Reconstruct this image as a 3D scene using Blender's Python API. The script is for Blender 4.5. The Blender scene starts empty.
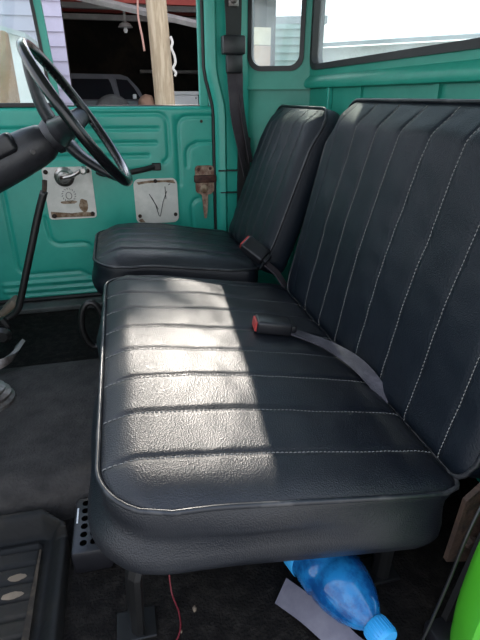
import bpy, bmesh, math, random
from mathutils import Vector, Matrix, noise
random.seed(4)
SX, SZ = .10, .60
PI = math.pi
scene = bpy.context.scene
COL = scene.collection
V = Vector

# ------------------------------------------------------------------ materials
def mat(name, col, rough=.5, metal=0., var=0., vscale=8., col2=None, bump=0., bscale=60., coat=0., spec=.5,
        trans=0., stretch=None, edge=(.45, .6), sheen=0., rvar=0.):
    m = bpy.data.materials.new(name); m.use_nodes = True
    nt = m.node_tree; N = nt.nodes; L = nt.links
    b = N['Principled BSDF']
    b.inputs['Base Color'].default_value = (*col, 1)
    b.inputs['Roughness'].default_value = rough
    b.inputs['Metallic'].default_value = metal
    b.inputs['Coat Weight'].default_value = coat
    b.inputs['Coat Roughness'].default_value = .15
    b.inputs['Specular IOR Level'].default_value = spec
    b.inputs['Transmission Weight'].default_value = trans
    tc = N.new('ShaderNodeTexCoord')
    src = tc.outputs['Object']
    if stretch:
        mp = N.new('ShaderNodeMapping'); mp.inputs['Scale'].default_value = stretch
        L.new(src, mp.inputs['Vector']); src = mp.outputs['Vector']
    if var > 0 or col2:
        n = N.new('ShaderNodeTexNoise'); n.inputs['Scale'].default_value = vscale
        n.inputs['Detail'].default_value = 8; n.inputs['Roughness'].default_value = .65
        L.new(src, n.inputs['Vector'])
        r = N.new('ShaderNodeValToRGB')
        r.color_ramp.elements[0].position = edge[0]; r.color_ramp.elements[1].position = edge[1]
        r.color_ramp.elements[0].color = (*col, 1)
        c2 = col2 if col2 else tuple(c * (1 + var) for c in col)
        r.color_ramp.elements[1].color = (*c2, 1)
        L.new(n.outputs['Fac'], r.inputs['Fac']); L.new(r.outputs['Color'], b.inputs['Base Color'])
        if rvar:
            mr = N.new('ShaderNodeMapRange'); mr.inputs['To Min'].default_value = rough - rvar
            mr.inputs['To Max'].default_value = rough + rvar
            mr.inputs['From Min'].default_value = .3; mr.inputs['From Max'].default_value = .7
            L.new(n.outputs['Fac'], mr.inputs['Value']); L.new(mr.outputs['Result'], b.inputs['Roughness'])
    if bump > 0:
        n2 = N.new('ShaderNodeTexNoise'); n2.inputs['Scale'].default_value = bscale
        n2.inputs['Detail'].default_value = 4
        L.new(src, n2.inputs['Vector'])
        bp = N.new('ShaderNodeBump'); bp.inputs['Strength'].default_value = bump
        bp.inputs['Distance'].default_value = .004
        L.new(n2.outputs['Fac'], bp.inputs['Height']); L.new(bp.outputs['Normal'], b.inputs['Normal'])
    return m

def vinyl(name, col, dust, rough=.42, spec=.6):
    m = bpy.data.materials.new(name); m.use_nodes = True
    nt = m.node_tree; N = nt.nodes; L = nt.links; b = N['Principled BSDF']
    tc = N.new('ShaderNodeTexCoord')
    n = N.new('ShaderNodeTexNoise'); n.inputs['Scale'].default_value = 5; n.inputs['Detail'].default_value = 9
    n.inputs['Roughness'].default_value = .7
    L.new(tc.outputs['Object'], n.inputs['Vector'])
    r = N.new('ShaderNodeValToRGB'); r.color_ramp.elements[0].position = .42; r.color_ramp.elements[1].position = .72
    r.color_ramp.elements[0].color = (*col, 1); r.color_ramp.elements[1].color = (*dust, 1)
    L.new(n.outputs['Fac'], r.inputs['Fac']); L.new(r.outputs['Color'], b.inputs['Base Color'])
    mr = N.new('ShaderNodeMapRange'); mr.inputs['To Min'].default_value = rough - .08; mr.inputs['To Max'].default_value = rough + .12
    L.new(n.outputs['Fac'], mr.inputs['Value']); L.new(mr.outputs['Result'], b.inputs['Roughness'])
    v = N.new('ShaderNodeTexVoronoi'); v.inputs['Scale'].default_value = 480
    L.new(tc.outputs['Object'], v.inputs['Vector'])
    bp = N.new('ShaderNodeBump'); bp.inputs['Strength'].default_value = .5; bp.inputs['Distance'].default_value = .001
    L.new(v.outputs['Distance'], bp.inputs['Height'])
    n3 = N.new('ShaderNodeTexNoise'); n3.inputs['Scale'].default_value = 75; n3.inputs['Detail'].default_value = 3
    L.new(tc.outputs['Object'], n3.inputs['Vector'])
    b2 = N.new('ShaderNodeBump'); b2.inputs['Strength'].default_value = .07; b2.inputs['Distance'].default_value = .003
    L.new(n3.outputs['Fac'], b2.inputs['Height']); L.new(bp.outputs['Normal'], b2.inputs['Normal'])
    L.new(b2.outputs['Normal'], b.inputs['Normal'])
    b.inputs['Specular IOR Level'].default_value = spec
    return m

def glass(name, tint=(.9, .97, .94), dust=.12, dustcol=(.8, .85, .85), ior=1.5, dscale=6):
    m = bpy.data.materials.new(name); m.use_nodes = True
    nt = m.node_tree; N = nt.nodes; L = nt.links
    N.remove(N['Principled BSDF']); out = N['Material Output']
    t = N.new('ShaderNodeBsdfTransparent'); t.inputs['Color'].default_value = (*tint, 1)
    g = N.new('ShaderNodeBsdfGlossy'); g.inputs['Roughness'].default_value = .03
    lw = N.new('ShaderNodeLayerWeight'); lw.inputs['Blend'].default_value = .5
    pw = N.new('ShaderNodeMath'); pw.operation = 'POWER'; pw.inputs[1].default_value = 5; L.new(lw.outputs['Facing'], pw.inputs[0])
    f = N.new('ShaderNodeMath'); f.operation = 'MULTIPLY_ADD'; f.inputs[1].default_value = .9; f.inputs[2].default_value = .03; L.new(pw.outputs[0], f.inputs[0])
    mx = N.new('ShaderNodeMixShader')
    L.new(f.outputs[0], mx.inputs['Fac']); L.new(t.outputs[0], mx.inputs[1]); L.new(g.outputs[0], mx.inputs[2])
    d = N.new('ShaderNodeBsdfDiffuse'); d.inputs['Color'].default_value = (*dustcol, 1)
    tl = N.new('ShaderNodeBsdfTranslucent'); tl.inputs['Color'].default_value = (*dustcol, 1)
    md = N.new('ShaderNodeMixShader'); md.inputs['Fac'].default_value = .6
    L.new(d.outputs[0], md.inputs[1]); L.new(tl.outputs[0], md.inputs[2])
    tc = N.new('ShaderNodeTexCoord'); n = N.new('ShaderNodeTexNoise'); n.inputs['Scale'].default_value = dscale
    n.inputs['Detail'].default_value = 7
    L.new(tc.outputs['Object'], n.inputs['Vector'])
    mr = N.new('ShaderNodeMapRange'); mr.inputs['From Min'].default_value = .35; mr.inputs['From Max'].default_value = .7
    mr.inputs['To Min'].default_value = dust * .4; mr.inputs['To Max'].default_value = dust * 1.8
    L.new(n.outputs['Fac'], mr.inputs['Value'])
    m2 = N.new('ShaderNodeMixShader'); L.new(mr.outputs['Result'], m2.inputs['Fac'])
    L.new(mx.outputs[0], m2.inputs[1]); L.new(md.outputs[0], m2.inputs[2])
    L.new(m2.outputs[0], out.inputs['Surface'])
    return m

M = {}
M['teal'] = mat('teal_paint', (.020, .36, .275), .38, col2=(.028, .40, .305), vscale=7, bump=.05, bscale=90, coat=.25, rvar=.05)
M['teal_wall'] = mat('teal_paint_worn', (.018, .29, .21), .42, col2=(.028, .33, .24), vscale=5, bump=.06, bscale=70, coat=.1)
M['lime'] = mat('lime_paint', (.07, .42, .02), .45, var=.1, coat=.3)
M['vinyl'] = vinyl('bench_vinyl', (.0045, .0065, .011), (.015, .016, .019), .38, .5)
M['vinyl_back'] = vinyl('back_vinyl', (.0045, .008, .0135), (.009, .0135, .020), .42, .33)
M['piping'] = mat('piping_vinyl', (.012, .014, .018), .35, col2=(.05, .05, .052), vscale=20, edge=(.5, .62))
M['thread'] = mat('pale_thread', (.215, .215, .205), .8)
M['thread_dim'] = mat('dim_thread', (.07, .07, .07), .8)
M['black_plastic'] = mat('black_plastic', (.009, .009, .011), .38, var=.4, bump=.1, bscale=200)
M['column_plastic'] = mat('column_plastic', (.012, .012, .015), .42, col2=(.03, .03, .034), vscale=10, bump=.1, bscale=150)
M['rim_black'] = mat('rim_black', (.006, .006, .007), .26, coat=.2)
M['red_plastic'] = mat('red_button', (.45, .045, .04), .4)
M['rubber'] = mat('black_rubber', (.008, .008, .008), .6, var=.5)
M['mat_rubber'] = mat('mat_rubber', (.006, .006, .006), .65, spec=.3, col2=(.022, .018, .013), vscale=9, bump=.3, bscale=80, edge=(.5, .7))
M['dirt'] = mat('brown_dirt', (.022, .016, .011), .9, col2=(.06, .044, .03), vscale=30)
M['tunnel'] = mat('tunnel_mat', (.024, .022, .021), .85, spec=.3, col2=(.052, .047, .044), vscale=22, bump=.7, bscale=160, edge=(.35, .7))
M['carpet'] = mat('dark_carpet', (.007, .006, .0055), .95, spec=.15, col2=(.024, .021, .018), vscale=45, bump=1., bscale=220, edge=(.45, .75))
M['black_metal'] = mat('black_metal', (.01, .01, .01), .35, metal=.2, var=.5)
M['rusty'] = mat('rusty_metal', (.012, .008, .006), .75, metal=.1, col2=(.06, .032, .02), vscale=60, bump=.6, bscale=120, edge=(.35, .65))
M['rust_latch'] = mat('rusted_latch_metal', (.16, .07, .045), .7, metal=.1, col2=(.42, .30, .22), vscale=45, bump=.6, bscale=90, edge=(.4, .62))
M['white_card'] = mat('aged_white_plate', (.66, .65, .60), .55, col2=(.78, .76, .71), vscale=14, bump=.1, bscale=60)
M['brown_stain'] = mat('brown_stain', (.17, .10, .055), .8, col2=(.36, .27, .19), vscale=40)
M['chrome'] = mat('worn_chrome', (.42, .41, .39), .32, metal=.9, col2=(.18, .13, .10), vscale=40, edge=(.5, .65))
M['steel'] = mat('dull_steel', (.28, .27, .26), .45, metal=.7, col2=(.13, .11, .10), vscale=18)
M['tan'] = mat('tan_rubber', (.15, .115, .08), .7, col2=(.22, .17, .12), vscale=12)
M['webbing'] = mat('grey_webbing', (.045, .042, .052), .75, col2=(.09, .085, .10), vscale=15, bump=.4, bscale=300, stretch=(1, 1, 3))
M['dark_webbing'] = mat('dark_webbing', (.045, .036, .042), .8, col2=(.07, .058, .064), vscale=12, bump=.4, bscale=300)
M['pale_webbing'] = mat('pale_webbing', (.11, .105, .135), .8, col2=(.15, .145, .175), vscale=12)
M['pet'] = mat('blue_plastic_bottle', (.008, .09, .30), .08, trans=.35, col2=(.02, .26, .62), vscale=18)
M['label'] = mat('light_blue_label', (.04, .33, .68), .35, var=.15)
M['cap'] = mat('blue_cap', (.03, .33, .70), .35)
M['red_wire'] = mat('red_wire', (.16, .012, .02), .5)
M['glass'] = glass('dusty_glass', dust=.13)
M['glass_vent'] = glass('vent_glass', dust=.03, dscale=10)
M['headliner'] = mat('roof_lining', (.42, .45, .43), .8, var=.1)
M['seal'] = mat('window_rubber', (.010, .010, .010), .45, var=.4)
M['hole'] = mat('vent_hole', (.001, .001, .001), 1, spec=0)
M['sill'] = mat('sill_metal', (.06, .065, .062), .6, var=.6)
M['rust_dark'] = mat('dark_rust', (.045, .014, .01), .7, col2=(.09, .035, .022), vscale=50, bump=.4)
M['lilac'] = mat('lilac_weatherboard', (.42, .385, .47), .7, var=.12, vscale=3)
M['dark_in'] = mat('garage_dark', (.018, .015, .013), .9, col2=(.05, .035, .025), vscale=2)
M['redoxide'] = mat('red_oxide_steel', (.30, .04, .03), .7, col2=(.4, .07, .05), vscale=3)
M['grey_steel'] = mat('grey_purlin', (.34, .32, .31), .6, var=.3)
M['timber'] = mat('pole_timber', (.36, .27, .17), .8, col2=(.52, .41, .28), vscale=6, stretch=(6, 6, .6), bump=.4, bscale=30)
M['rope'] = mat('white_rope', (.6, .56, .5), .9)
M['pinkrope'] = mat('pink_rope', (.45, .25, .2), .9)
M['whitebox'] = mat('white_enamel', (.75, .75, .75), .4, var=.08)
M['carpaint'] = mat('dark_grey_car_paint', (.12, .125, .14), .3, coat=.4, var=.2)
M['carglass'] = mat('car_glass', (.012, .014, .018), .08)
M['tyre'] = mat('tyre_rubber', (.10, .10, .10), .7, var=.5)
M['gravel'] = mat('gravel', (.26, .245, .22), .95, col2=(.42, .40, .36), vscale=30, bump=1., bscale=40)
M['greenboard'] = mat('green_weatherboard', (.33, .44, .39), .7, var=.15, vscale=3)
M['roofiron'] = mat('grey_roof_iron', (.42, .44, .45), .5, var=.15, vscale=2)
M['beige'] = mat('beige_board', (.62, .52, .38), .7, var=.1)
M['brickish'] = mat('brown_board', (.42, .25, .17), .8, var=.2, vscale=10)
M['whitewall'] = mat('white_wall', (.8, .8, .8), .6, var=.05)
M['browntone'] = mat('brown_upright', (.30, .17, .10), .8, var=.3)
M['leaves'] = mat('tree_foliage', (.10, .14, .10), .8, col2=(.2, .25, .2), vscale=3, bump=1, bscale=5)

# ------------------------------------------------------------------ helpers
def new(): return bmesh.new()
ROOT = {}
def obj(name, bm, m, parent=None, smooth=False, label=None):
    me = bpy.data.meshes.new(name)
    off = V((0, 0, 0))
    p = parent
    while p is not None:
        off += p.location; p = p.parent
    bmesh.ops.recalc_face_normals(bm, faces=bm.faces)
    if off.length: bmesh.ops.translate(bm, verts=bm.verts, vec=-off)
    bm.to_mesh(me); bm.free()
    if smooth:
        for f in me.polygons: f.use_smooth = True
        if smooth == 'auto':
            try: me.set_sharp_from_angle(angle=math.radians(38))
            except Exception: pass
    me.materials.append(M[m])
    o = bpy.data.objects.new(name, me); COL.objects.link(o)
    if parent is not None: o.parent = parent
    if label: o['label'] = label
    return o
def tag(o, label, cat, group=None, kind=None):
    o['label'] = label; o['category'] = cat
    if group: o['group'] = group
    if kind: o['kind'] = kind
    return o
def thing(name, label, cat, loc, group=None):
    o = bpy.data.objects.new(name, None); COL.objects.link(o)
    o.location = loc; o.empty_display_size = .1
    return tag(o, label, cat, group)
def struct(name, bm, m, parent=None, smooth=False, label=None):
    o = obj(name, bm, m, parent, smooth)
    if parent is None:
        o['kind'] = 'structure'
    if label: o['label'] = label
    return o
def sempty(name, loc, label=None):
    o = bpy.data.objects.new(name, None); COL.objects.link(o); o.location = loc
    o['kind'] = 'structure'
    if label: o['label'] = label
    return o

def box(bm, lo, hi, bev=0., mtx=None, seg=2):
    x0, y0, z0 = lo; x1, y1, z1 = hi
    vs = [bm.verts.new(p) for p in ((x0,y0,z0),(x1,y0,z0),(x1,y1,z0),(x0,y1,z0),(x0,y0,z1),(x1,y0,z1),(x1,y1,z1),(x0,y1,z1))]
    fs = [bm.faces.new([vs[i] for i in f]) for f in ((0,3,2,1),(4,5,6,7),(0,1,5,4),(1,2,6,5),(2,3,7,6),(3,0,4,7))]
    if bev > 0:
        es = list({e for f in fs for e in f.edges})
        r = bmesh.ops.bevel(bm, geom=es, offset=bev, segments=seg, affect='EDGES', profile=.5)
        vs = list({v for f in r['faces'] for v in f.verts} | {v for v in vs if v.is_valid})
    if mtx is not None: bmesh.ops.transform(bm, matrix=mtx, verts=[v for v in vs if v.is_valid])
    return bm
def frame_of(d):
    d = d.normalized(); u = d.cross(V((0, 0, 1)))
    if u.length < .05: u = d.cross(V((1, 0, 0)))
    u.normalize(); return u, d.cross(u).normalized()
def tube(bm, pts, r, n=10, cap=True, closed=False, flat=1., up=None):
    pts = [V(p) for p in pts]; K = len(pts)
    rs = r if isinstance(r, (list, tuple)) else [r] * K
    rings = []; pu = None
    for i, p in enumerate(pts):
        if closed: d = pts[(i+1) % K] - pts[i-1]
        else: d = pts[min(i+1, K-1)] - pts[max(i-1, 0)]
        d.normalize()
        if up is not None:
            u = d.cross(V(up)).normalized(); w = d.cross(u).normalized()
        elif pu is None: u, w = frame_of(d)
        else:
            u = (pu - d * pu.dot(d)).normalized(); w = d.cross(u).normalized()
        pu = u
        rings.append([bm.verts.new(p + (u * math.cos(2*PI*k/n) + w * math.sin(2*PI*k/n) * flat) * rs[i]) for k in range(n)])
    for i in range(K if closed else K-1):
        a, b = rings[i], rings[(i+1) % K]
        for k in range(n): bm.faces.new((a[k], a[(k+1) % n], b[(k+1) % n], b[k]))
    if cap and not closed:
        bm.faces.new(rings[0][::-1]); bm.faces.new(rings[-1])
    return bm
def smoothpath(pts, n=8):
    pts = [V(p) for p in pts]; out = []
    P = [pts[0]*2 - pts[1]] + pts + [pts[-1]*2 - pts[-2]]
    for i in range(1, len(P)-2):
        for k in range(n):
            t = k / n; a, b, c, d = P[i-1], P[i], P[i+1], P[i+2]
            out.append(.5*((2*b) + (c-a)*t + (2*a-5*b+4*c-d)*t*t + (3*b-a-3*c+d)*t**3))
    out.append(pts[-1]); return out
def lathe(bm, prof, c, axis, n=24, squash=None):
    axis = V(axis).normalized(); u, w = frame_of(axis); c = V(c); rings = []
    for (r, h) in prof:
        rings.append([bm.verts.new(c + axis*h + (u*math.cos(2*PI*k/n) + w*math.sin(2*PI*k/n))*max(r, .0002)) for k in range(n)])
    for a, b in zip(rings, rings[1:]):
        for k in range(n): bm.faces.new((a[k], a[(k+1) % n], b[(k+1) % n], b[k]))
    bm.faces.new(rings[0][::-1]); bm.faces.new(rings[-1]); return bm
def ribbon(bm, pts, widths, th=.0025, n=6):
    """pts: centre line, widths: a vector across the strap at every control point"""
    P = smoothpath(pts, n); W = smoothpath(widths, n); rows = []
    for i, (p, w) in enumerate(zip(P, W)):
        d = (P[min(i+1, len(P)-1)] - P[max(i-1, 0)]).normalized()
        nn = d.cross(w).normalized() * th / 2
        rows.append([bm.verts.new(q) for q in (p - w/2 - nn, p + w/2 - nn, p + w/2 + nn, p - w/2 + nn)])
    for a, b in zip(rows, rows[1:]):
        for k in range(4): bm.faces.new((a[k], a[(k+1) % 4], b[(k+1) % 4], b[k]))
    bm.faces.new(rows[0][::-1]); bm.faces.new(rows[-1]); return bm
def prism(bm, poly, f0, f1):
    """poly 2-D points, f0/f1 map (a,b)->3-D for the two caps"""
    a = [bm.verts.new(f0(*p)) for p in poly]; b = [bm.verts.new(f1(*p)) for p in poly]
    n = len(poly)
    bm.faces.new(a[::-1]); bm.faces.new(b)
    for i in range(n): bm.faces.new((a[i], a[(i+1) % n], b[(i+1) % n], b[i]))
    return bm
def rrect(x0, z0, x1, z1, r, n=6):
    out = []
    for (cx, cz, a0) in ((x1-r, z1-r, 0), (x0+r, z1-r, PI/2), (x0+r, z0+r, PI), (x1-r, z0+r, 1.5*PI)):
        for k in range(n+1):
            a = a0 + k/n*PI/2; out.append((cx + r*math.cos(a), cz + r*math.sin(a)))
    return out
def ringprism(bm, outer, inner, f0, f1):
    """two outlines with the same count -> a frame with a hole"""
    n = len(outer)
    A = [[bm.verts.new(f(*p)) for p in pl] for f in (f0, f1) for pl in (outer, inner)]
    o0, i0, o1, i1 = A
    for k in range(n):
        j = (k+1) % n
        bm.faces.new((o0[k], o0[j], i0[j], i0[k])); bm.faces.new((o1[k], i1[k], i1[j], o1[j]))
        bm.faces.new((o0[k], o1[k], o1[j], o0[j])); bm.faces.new((i0[k], i0[j], i1[j], i1[k]))
    return bm
def sstep(x): x = max(0., min(1., x)); return x*x*(3-2*x)

# ------------------------------------------------------------------ camera
cam = bpy.data.cameras.new('camera'); co = bpy.data.objects.new('camera', cam); COL.objects.link(co)
cam.sensor_fit = 'HORIZONTAL'; cam.sensor_width = 36; cam.lens = 36.0
cam.clip_start = .02
co.location = (0, 0, 1.2)
co.rotation_euler = (math.radians(65), 0, math.radians(-13.4))
scene.camera = co

# ------------------------------------------------------------------ the upholstery
def upholstery(O, ex, n, Ly, depth, T, p, t0, nst, rF=.05, rB=.05, puff=.0042, crown=.014, rollF=(.05, .018), rollB=(.03, .01),
               endroll=(.04, .012), bulge=.008, seed=0, sideWave=0., grow=0.):
    """a sewn pad. O: lower front near corner of its TOP plane, ex: depth direction, Y: length, n: outward normal"""
    O = V(O); ex = V(ex).normalized(); ey = V((0, 1, 0)); n = V(n).normalized()
    def inset(t, r):
        te = min(t, Ly - t)
        return r - math.sqrt(max(0, r*r - (r-te)**2)) if te < r else 0.
    def H(s, t):
        dF, dB, dE = s - inset(t, rF), depth - inset(t, rB) - s, min(t, Ly - t)
        h = crown * max(0, math.sin(PI*min(1, max(0, s/depth)))) ** .6 * max(0, math.sin(PI*min(1, max(0, t/Ly)))) ** .5
        d = min(dF, dB, dE)
        wF = sstep(1 - (s - .02)/(rF + .05)); wB = sstep(1 - (depth - s - .02)/(rB + .05)); wE = max(0., 1 - wF - wB)
        R = wF*rollF[0] + wB*rollB[0] + wE*endroll[0]; D = wF*rollF[1] + wB*rollB[1] + wE*endroll[1]
        if d < R: h -= D * (1 - d/R) ** 2
        k = (t - t0) / p
        if -.999 < k < nst - .001:
            ph = k - math.floor(k); c = min(ph, 1-ph) * p
            g = -puff * math.exp(-(c/.0045)**2) + puff*.15*math.sin(PI*ph)
            h += g * sstep(d/.03)
        h += .004 * noise.noise(V((s*7, t*6, seed))) * sstep(d/.04)
        h += .0015 * noise.noise(V((s*26, t*20, seed+5))) * sstep(d/.03)
        return h
    def P(s, t, h): return O + ex*s + ey*t + n*h
    bm = new()
    NT = int(Ly/.0048); NS = 56
    ts = []
    for j in range(NT+1):
        q = j/NT; ts.append(Ly * (q - .035*math.sin(2*PI*q)/1.0*.6))
    rows = []
    for t in ts:
        a, b = inset(t, rF), depth - inset(t, rB)
        rows.append([(a + (b-a)*(i/NS), t) for i in range(NS+1)])
    G = [[bm.verts.new(P(s, t, H(s, t))) for s, t in r] for r in rows]
    for j in range(NT):
        for i in range(NS): bm.faces.new((G[j][i], G[j][i+1], G[j+1][i+1], G[j+1][i]))
    loop = [(0, i) for i in range(NS+1)] + [(j, NS) for j in range(1, NT+1)] + [(NT, i) for i in range(NS-1, -1, -1)] + [(j, 0) for j in range(NT-1, 0, -1)]
    st = [rows[j][i] for j, i in loop]; K = len(loop)
    nor = []
    for k in range(K):
        a, b = st[(k-2) % K], st[(k+2) % K]
        d = V((b[0]-a[0], b[1]-a[1])).normalized(); nor.append((d.y, -d.x))
    prev = [G[j][i] for j, i in loop]
    lv = 9
    for l in range(1, lv+1):
        v = l/lv; cur = []
        for k in range(K):
            s, t = st[k]; h0 = H(s, t)
            o = bulge*math.sin(PI*v) + grow*v
            if v > .8: o -= .022 * ((v-.8)/.2)**2
            if sideWave:
                o += sideWave * (noise.noise(V((s*5, t*5, v*2.6 + seed))) * math.sin(PI*v) - .4*math.exp(-((v-.45-.5*(s-.2))/.10)**2) * .6)
            h = h0 - (h0 + T)*v
            cur.append(bm.verts.new(P(s + nor[k][0]*o, t + nor[k][1]*o, h)))
        for k in range(K): bm.faces.new((prev[k], prev[(k+1) % K], cur[(k+1) % K], cur[k]))
        prev = cur
    bm.faces.new(prev)
    pp = new()
    path = [P(st[k][0] + nor[k][0]*.002, st[k][1] + nor[k][1]*.002, H(*st[k]) + .0015) for k in range(0, K, 2)]
    tube(pp, path, .0038, 7, closed=True)
    sgs = []
    for q in range(nst):
        sg = new(); sgs.append(sg)
        t = t0 + q*p; a, b = inset(t, rF) + .004, depth - inset(t, rB) - .006
        m_ = int((b-a)/.0065)
        for i in range(m_):
            s0 = a + (b-a)*i/m_; s1 = a + (b-a)*(i+.74)/m_; sm = (s0+s1)/2
            tube(sg, [P(s0, t, H(s0, t) + .0003), P(sm, t, H(sm, t) + .0013), P(s1, t, H(s1, t) + .0003)], .0009, 4)
    return bm, pp, sgs
def pad(name, parent, mv, thread, **kw):
    bm, pp, sgs = upholstery(**kw)
    c = obj(name, bm, mv, parent, True)
    obj('piping', pp, 'piping', c, True)
    for sg in sgs: obj('stitching', sg, thread, c, True)
    return c

# passenger bench
FL = .46
bench = thing('bench_seat', 'wide black vinyl passenger bench seat with channel stitching, nearest the camera', 'car seat', (.18, .8, FL))
a = math.radians(9.5)
pad('seat_cushion', bench, 'vinyl', 'thread', O=(-.062, .42, .790), ex=(math.cos(a), 0, -math.sin(a)), n=(math.sin(a), 0, math.cos(a)),
    Ly=.825, depth=.495, T=.14, p=.097, t0=.076, nst=7, rF=.085, rB=.035, rollF=(.06, .022), endroll=(.05, .012), bulge=.006, seed=1, sideWave=.022, grow=-.004)
b = math.radians(13)
pad('backrest', bench, 'vinyl_back', 'thread', O=(.418, .425, .70), ex=(math.sin(b), 0, math.cos(b)), n=(-math.cos(b), 0, math.sin(b)),
    Ly=.79, depth=.512, T=.085, p=.095, t0=.06, nst=7, rF=.045, rB=.05, rollF=(.03, .008), rollB=(.10, .040), endroll=(.03, .010), bulge=.004, seed=7, puff=.0032, crown=.012)
bm = new(); box(bm, (0.0, .50, .58), (.40, 1.14, .645), .01); obj('seat_frame', bm, 'black_metal', bench)
for (x, y, zf) in ((-.045, .50, FL), (-.03, 1.10, .538), (.36, .50, FL), (.36, 1.10, .538)):
    bm = new()
    tube(bm, [(x + .02, y, .63), (x + .005, y - .01, .58), (x, y - .012, zf + .004)], .016, 8, flat=.6)
    box(bm, (x - .03, y - .03, zf), (x + .03, y + .02, zf + .006), .002)
    obj('leg', bm, 'black_metal', bench)
bm = new()   # hinge plate at the near end, rusty
pl = [(.405, .585), (.50, .56), (.56, .66), (.53, .76), (.455, .745), (.412, .70)]
prism(bm, pl, lambda x, z: (x, .402, z), lambda x, z: (x, .410, z))
for (x, z) in ((.455, .705), (.435, .62), (.52, .64)):
    lathe(bm, [(.010, 0), (.010, .005), (.006, .008)], (x, .402, z), (0, -1, 0), 10)
hp = obj('hinge_plate', bm, 'rusty', bench, label='rusty steel hinge plate')
bm = new(); lathe(bm, [(.008, 0), (.008, .003), (.005, .006)], (.455, .395, .705), (0, -1, 0), 12); obj('bolt', bm, 'steel', hp)

# driver seat
drv = thing('driver_seat', 'single black vinyl driver seat by the far door, behind the steering wheel', 'car seat', (.17, 1.5, FL))
pad('seat_cushion', drv, 'vinyl', 'thread', O=(-.095, 1.285, .812), ex=(math.cos(math.radians(8)), 0, -math.sin(math.radians(8))),
    n=(math.sin(math.radians(8)), 0, math.cos(math.radians(8))), Ly=.445, depth=.47, T=.135, p=.075, t0=.08, nst=5, rF=.10, rB=.04,
    rollF=(.10, .035), endroll=(.05, .016), bulge=.006, puff=.0065, seed=11, crown=.018, sideWave=.008, grow=-.006)
b2 = math.radians(20)
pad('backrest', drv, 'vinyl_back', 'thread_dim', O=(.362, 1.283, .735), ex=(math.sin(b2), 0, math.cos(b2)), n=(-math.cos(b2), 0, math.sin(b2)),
    Ly=.455, depth=.472, T=.085, p=.072, t0=.07, nst=5, rF=.04, rB=.05, rollF=(.03, .008), rollB=(.09, .03), endroll=(.04, .014), bulge=.005, seed=17, puff=.0032, crown=.014)
bm = new(); box(bm, (-.02, 1.32, FL), (.36, 1.69, .668), .012); obj('seat_base', bm, 'black_metal', drv)
bm = new()
loopp = [V((-.118 + .030*math.cos(q), 1.262, .625 + .068*math.sin(q))) for q in [2*PI*k/24 for k in range(24)]]
tube(bm, loopp, .009, 8, closed=True)
tube(bm, [(-.088, 1.262, .62), (-.02, 1.30, .62), (.02, 1.34, .62)], .008, 8)
obj('adjuster_handle', bm, 'black_metal', drv, True)

# ------------------------------------------------------------------ seat belt buckles
def buckle(name_label, c, d, up, webpts, webw, wmat='webbing', wlabel=None):
    c = V(c); d = V(d).normalized(); up = V(up); up = (up - d*up.dot(d)).normalized(); s = d.cross(up)
    t = thing('seat_belt_buckle', name_label, 'seat belt buckle', c)
    m_ = Matrix((( d.x, s.x, up.x, c.x), (d.y, s.y, up.y, c.y), (d.z, s.z, up.z, c.z), (0, 0, 0, 1)))
    bm = new(); box(bm, (-.042, -.024, -.014), (.034, .024, .014), .006, m_, 3)
    box(bm, (.028, -.016, -.008), (.046, .016, .008), .005, m_)
    obj('housing', bm, 'black_plastic', t, 'auto')
    bm = new(); box(bm, (-.0455, -.019, -.0105), (-.0405, .019, .0105), .0015, m_); obj('release_button', bm, 'red_plastic', t, label='red release button')
    bm = new(); ribbon(bm, webpts, webw, .003); obj('webbing', bm, wmat, t, 'auto')
    return t
def cz(x): return .788 - (x + .07)*math.tan(a) + .012   # height of the bench top
W = lambda *v: V(v)
buckle('black buckle with red button lying on the middle of the passenger bench', (.285, .878, cz(.285) + .018), (-1, .10, .15) if False else (1, -.12, -.16), (.16, 0, 1),
       [(.31, .872, cz(.31) + .010), (.345, .845, cz(.345) + .010), (.375, .80, cz(.375) + .014), (.398, .735, cz(.398) + .016), (.408, .68, cz(.41) + .012), (.424, .635, .705)],
       [W(.004, .030, 0), W(.010, .032, .0), W(.018, .022, .004), W(.020, .012, .014), W(.018, .008, .018), W(.012, .012, .02)])
buckle('black buckle with red button standing against the driver backrest beside the seat gap', (.352, 1.278, .800), (.55, -.45, -.42), (.10, -.75, .65),
       [(.378, 1.262, .765), (.405, 1.247, .74), (.43, 1.235, .70)],
       [W(.02, .028, .0), W(.02, .028, .0), W(.02, .028, .0)], 'dark_webbing')

# shoulder belt hanging on the far pillar
sb = thing('shoulder_belt', 'dark shoulder seat belt hanging down the green pillar behind driver seat', 'seat belt', (.40, 1.79, 1.2))
bm = new(); box(bm, (.362, 1.755, 1.325), (.438, 1.80, 1.380), .006); box(bm, (.376, 1.765, 1.27), (.430, 1.795, 1.327), .006)
obj('buckle_tongue', bm, 'black_plastic', sb, 'auto')
bm = new(); ribbon(bm, [(.402, 1.785, 1.50), (.404, 1.786, 1.42), (.402, 1.784, 1.36)], [W(.058, 0, 0), W(.054, .010, 0), W(.05, 0, 0)], .004); obj('upper_webbing', bm, 'rubber', sb, 'auto')
bm = new()
ribbon(bm, [(.405, 1.783, 1.34), (.408, 1.782, 1.24), (.415, 1.782, 1.12), (.430, 1.782, 1.02), (.446, 1.782, .93)], [W(.056, 0, 0), W(.054, .006, 0), W(.046, .02, .0), W(.030, .03, 0), W(.02, .03, 0)], .003)
obj('webbing', bm, 'dark_webbing', sb, 'auto')
bm = new()
ribbon(bm, [(.418, 1.789, 1.34), (.424, 1.79, 1.24), (.44, 1.79, 1.12), (.466, 1.785, .98)], [W(.03, .01, 0), W(.022, .02, 0), W(.02, .025, 0), W(.02, .02, 0)], .003)
obj('return_webbing', bm, 'dark_webbing', sb, 'auto')
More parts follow.
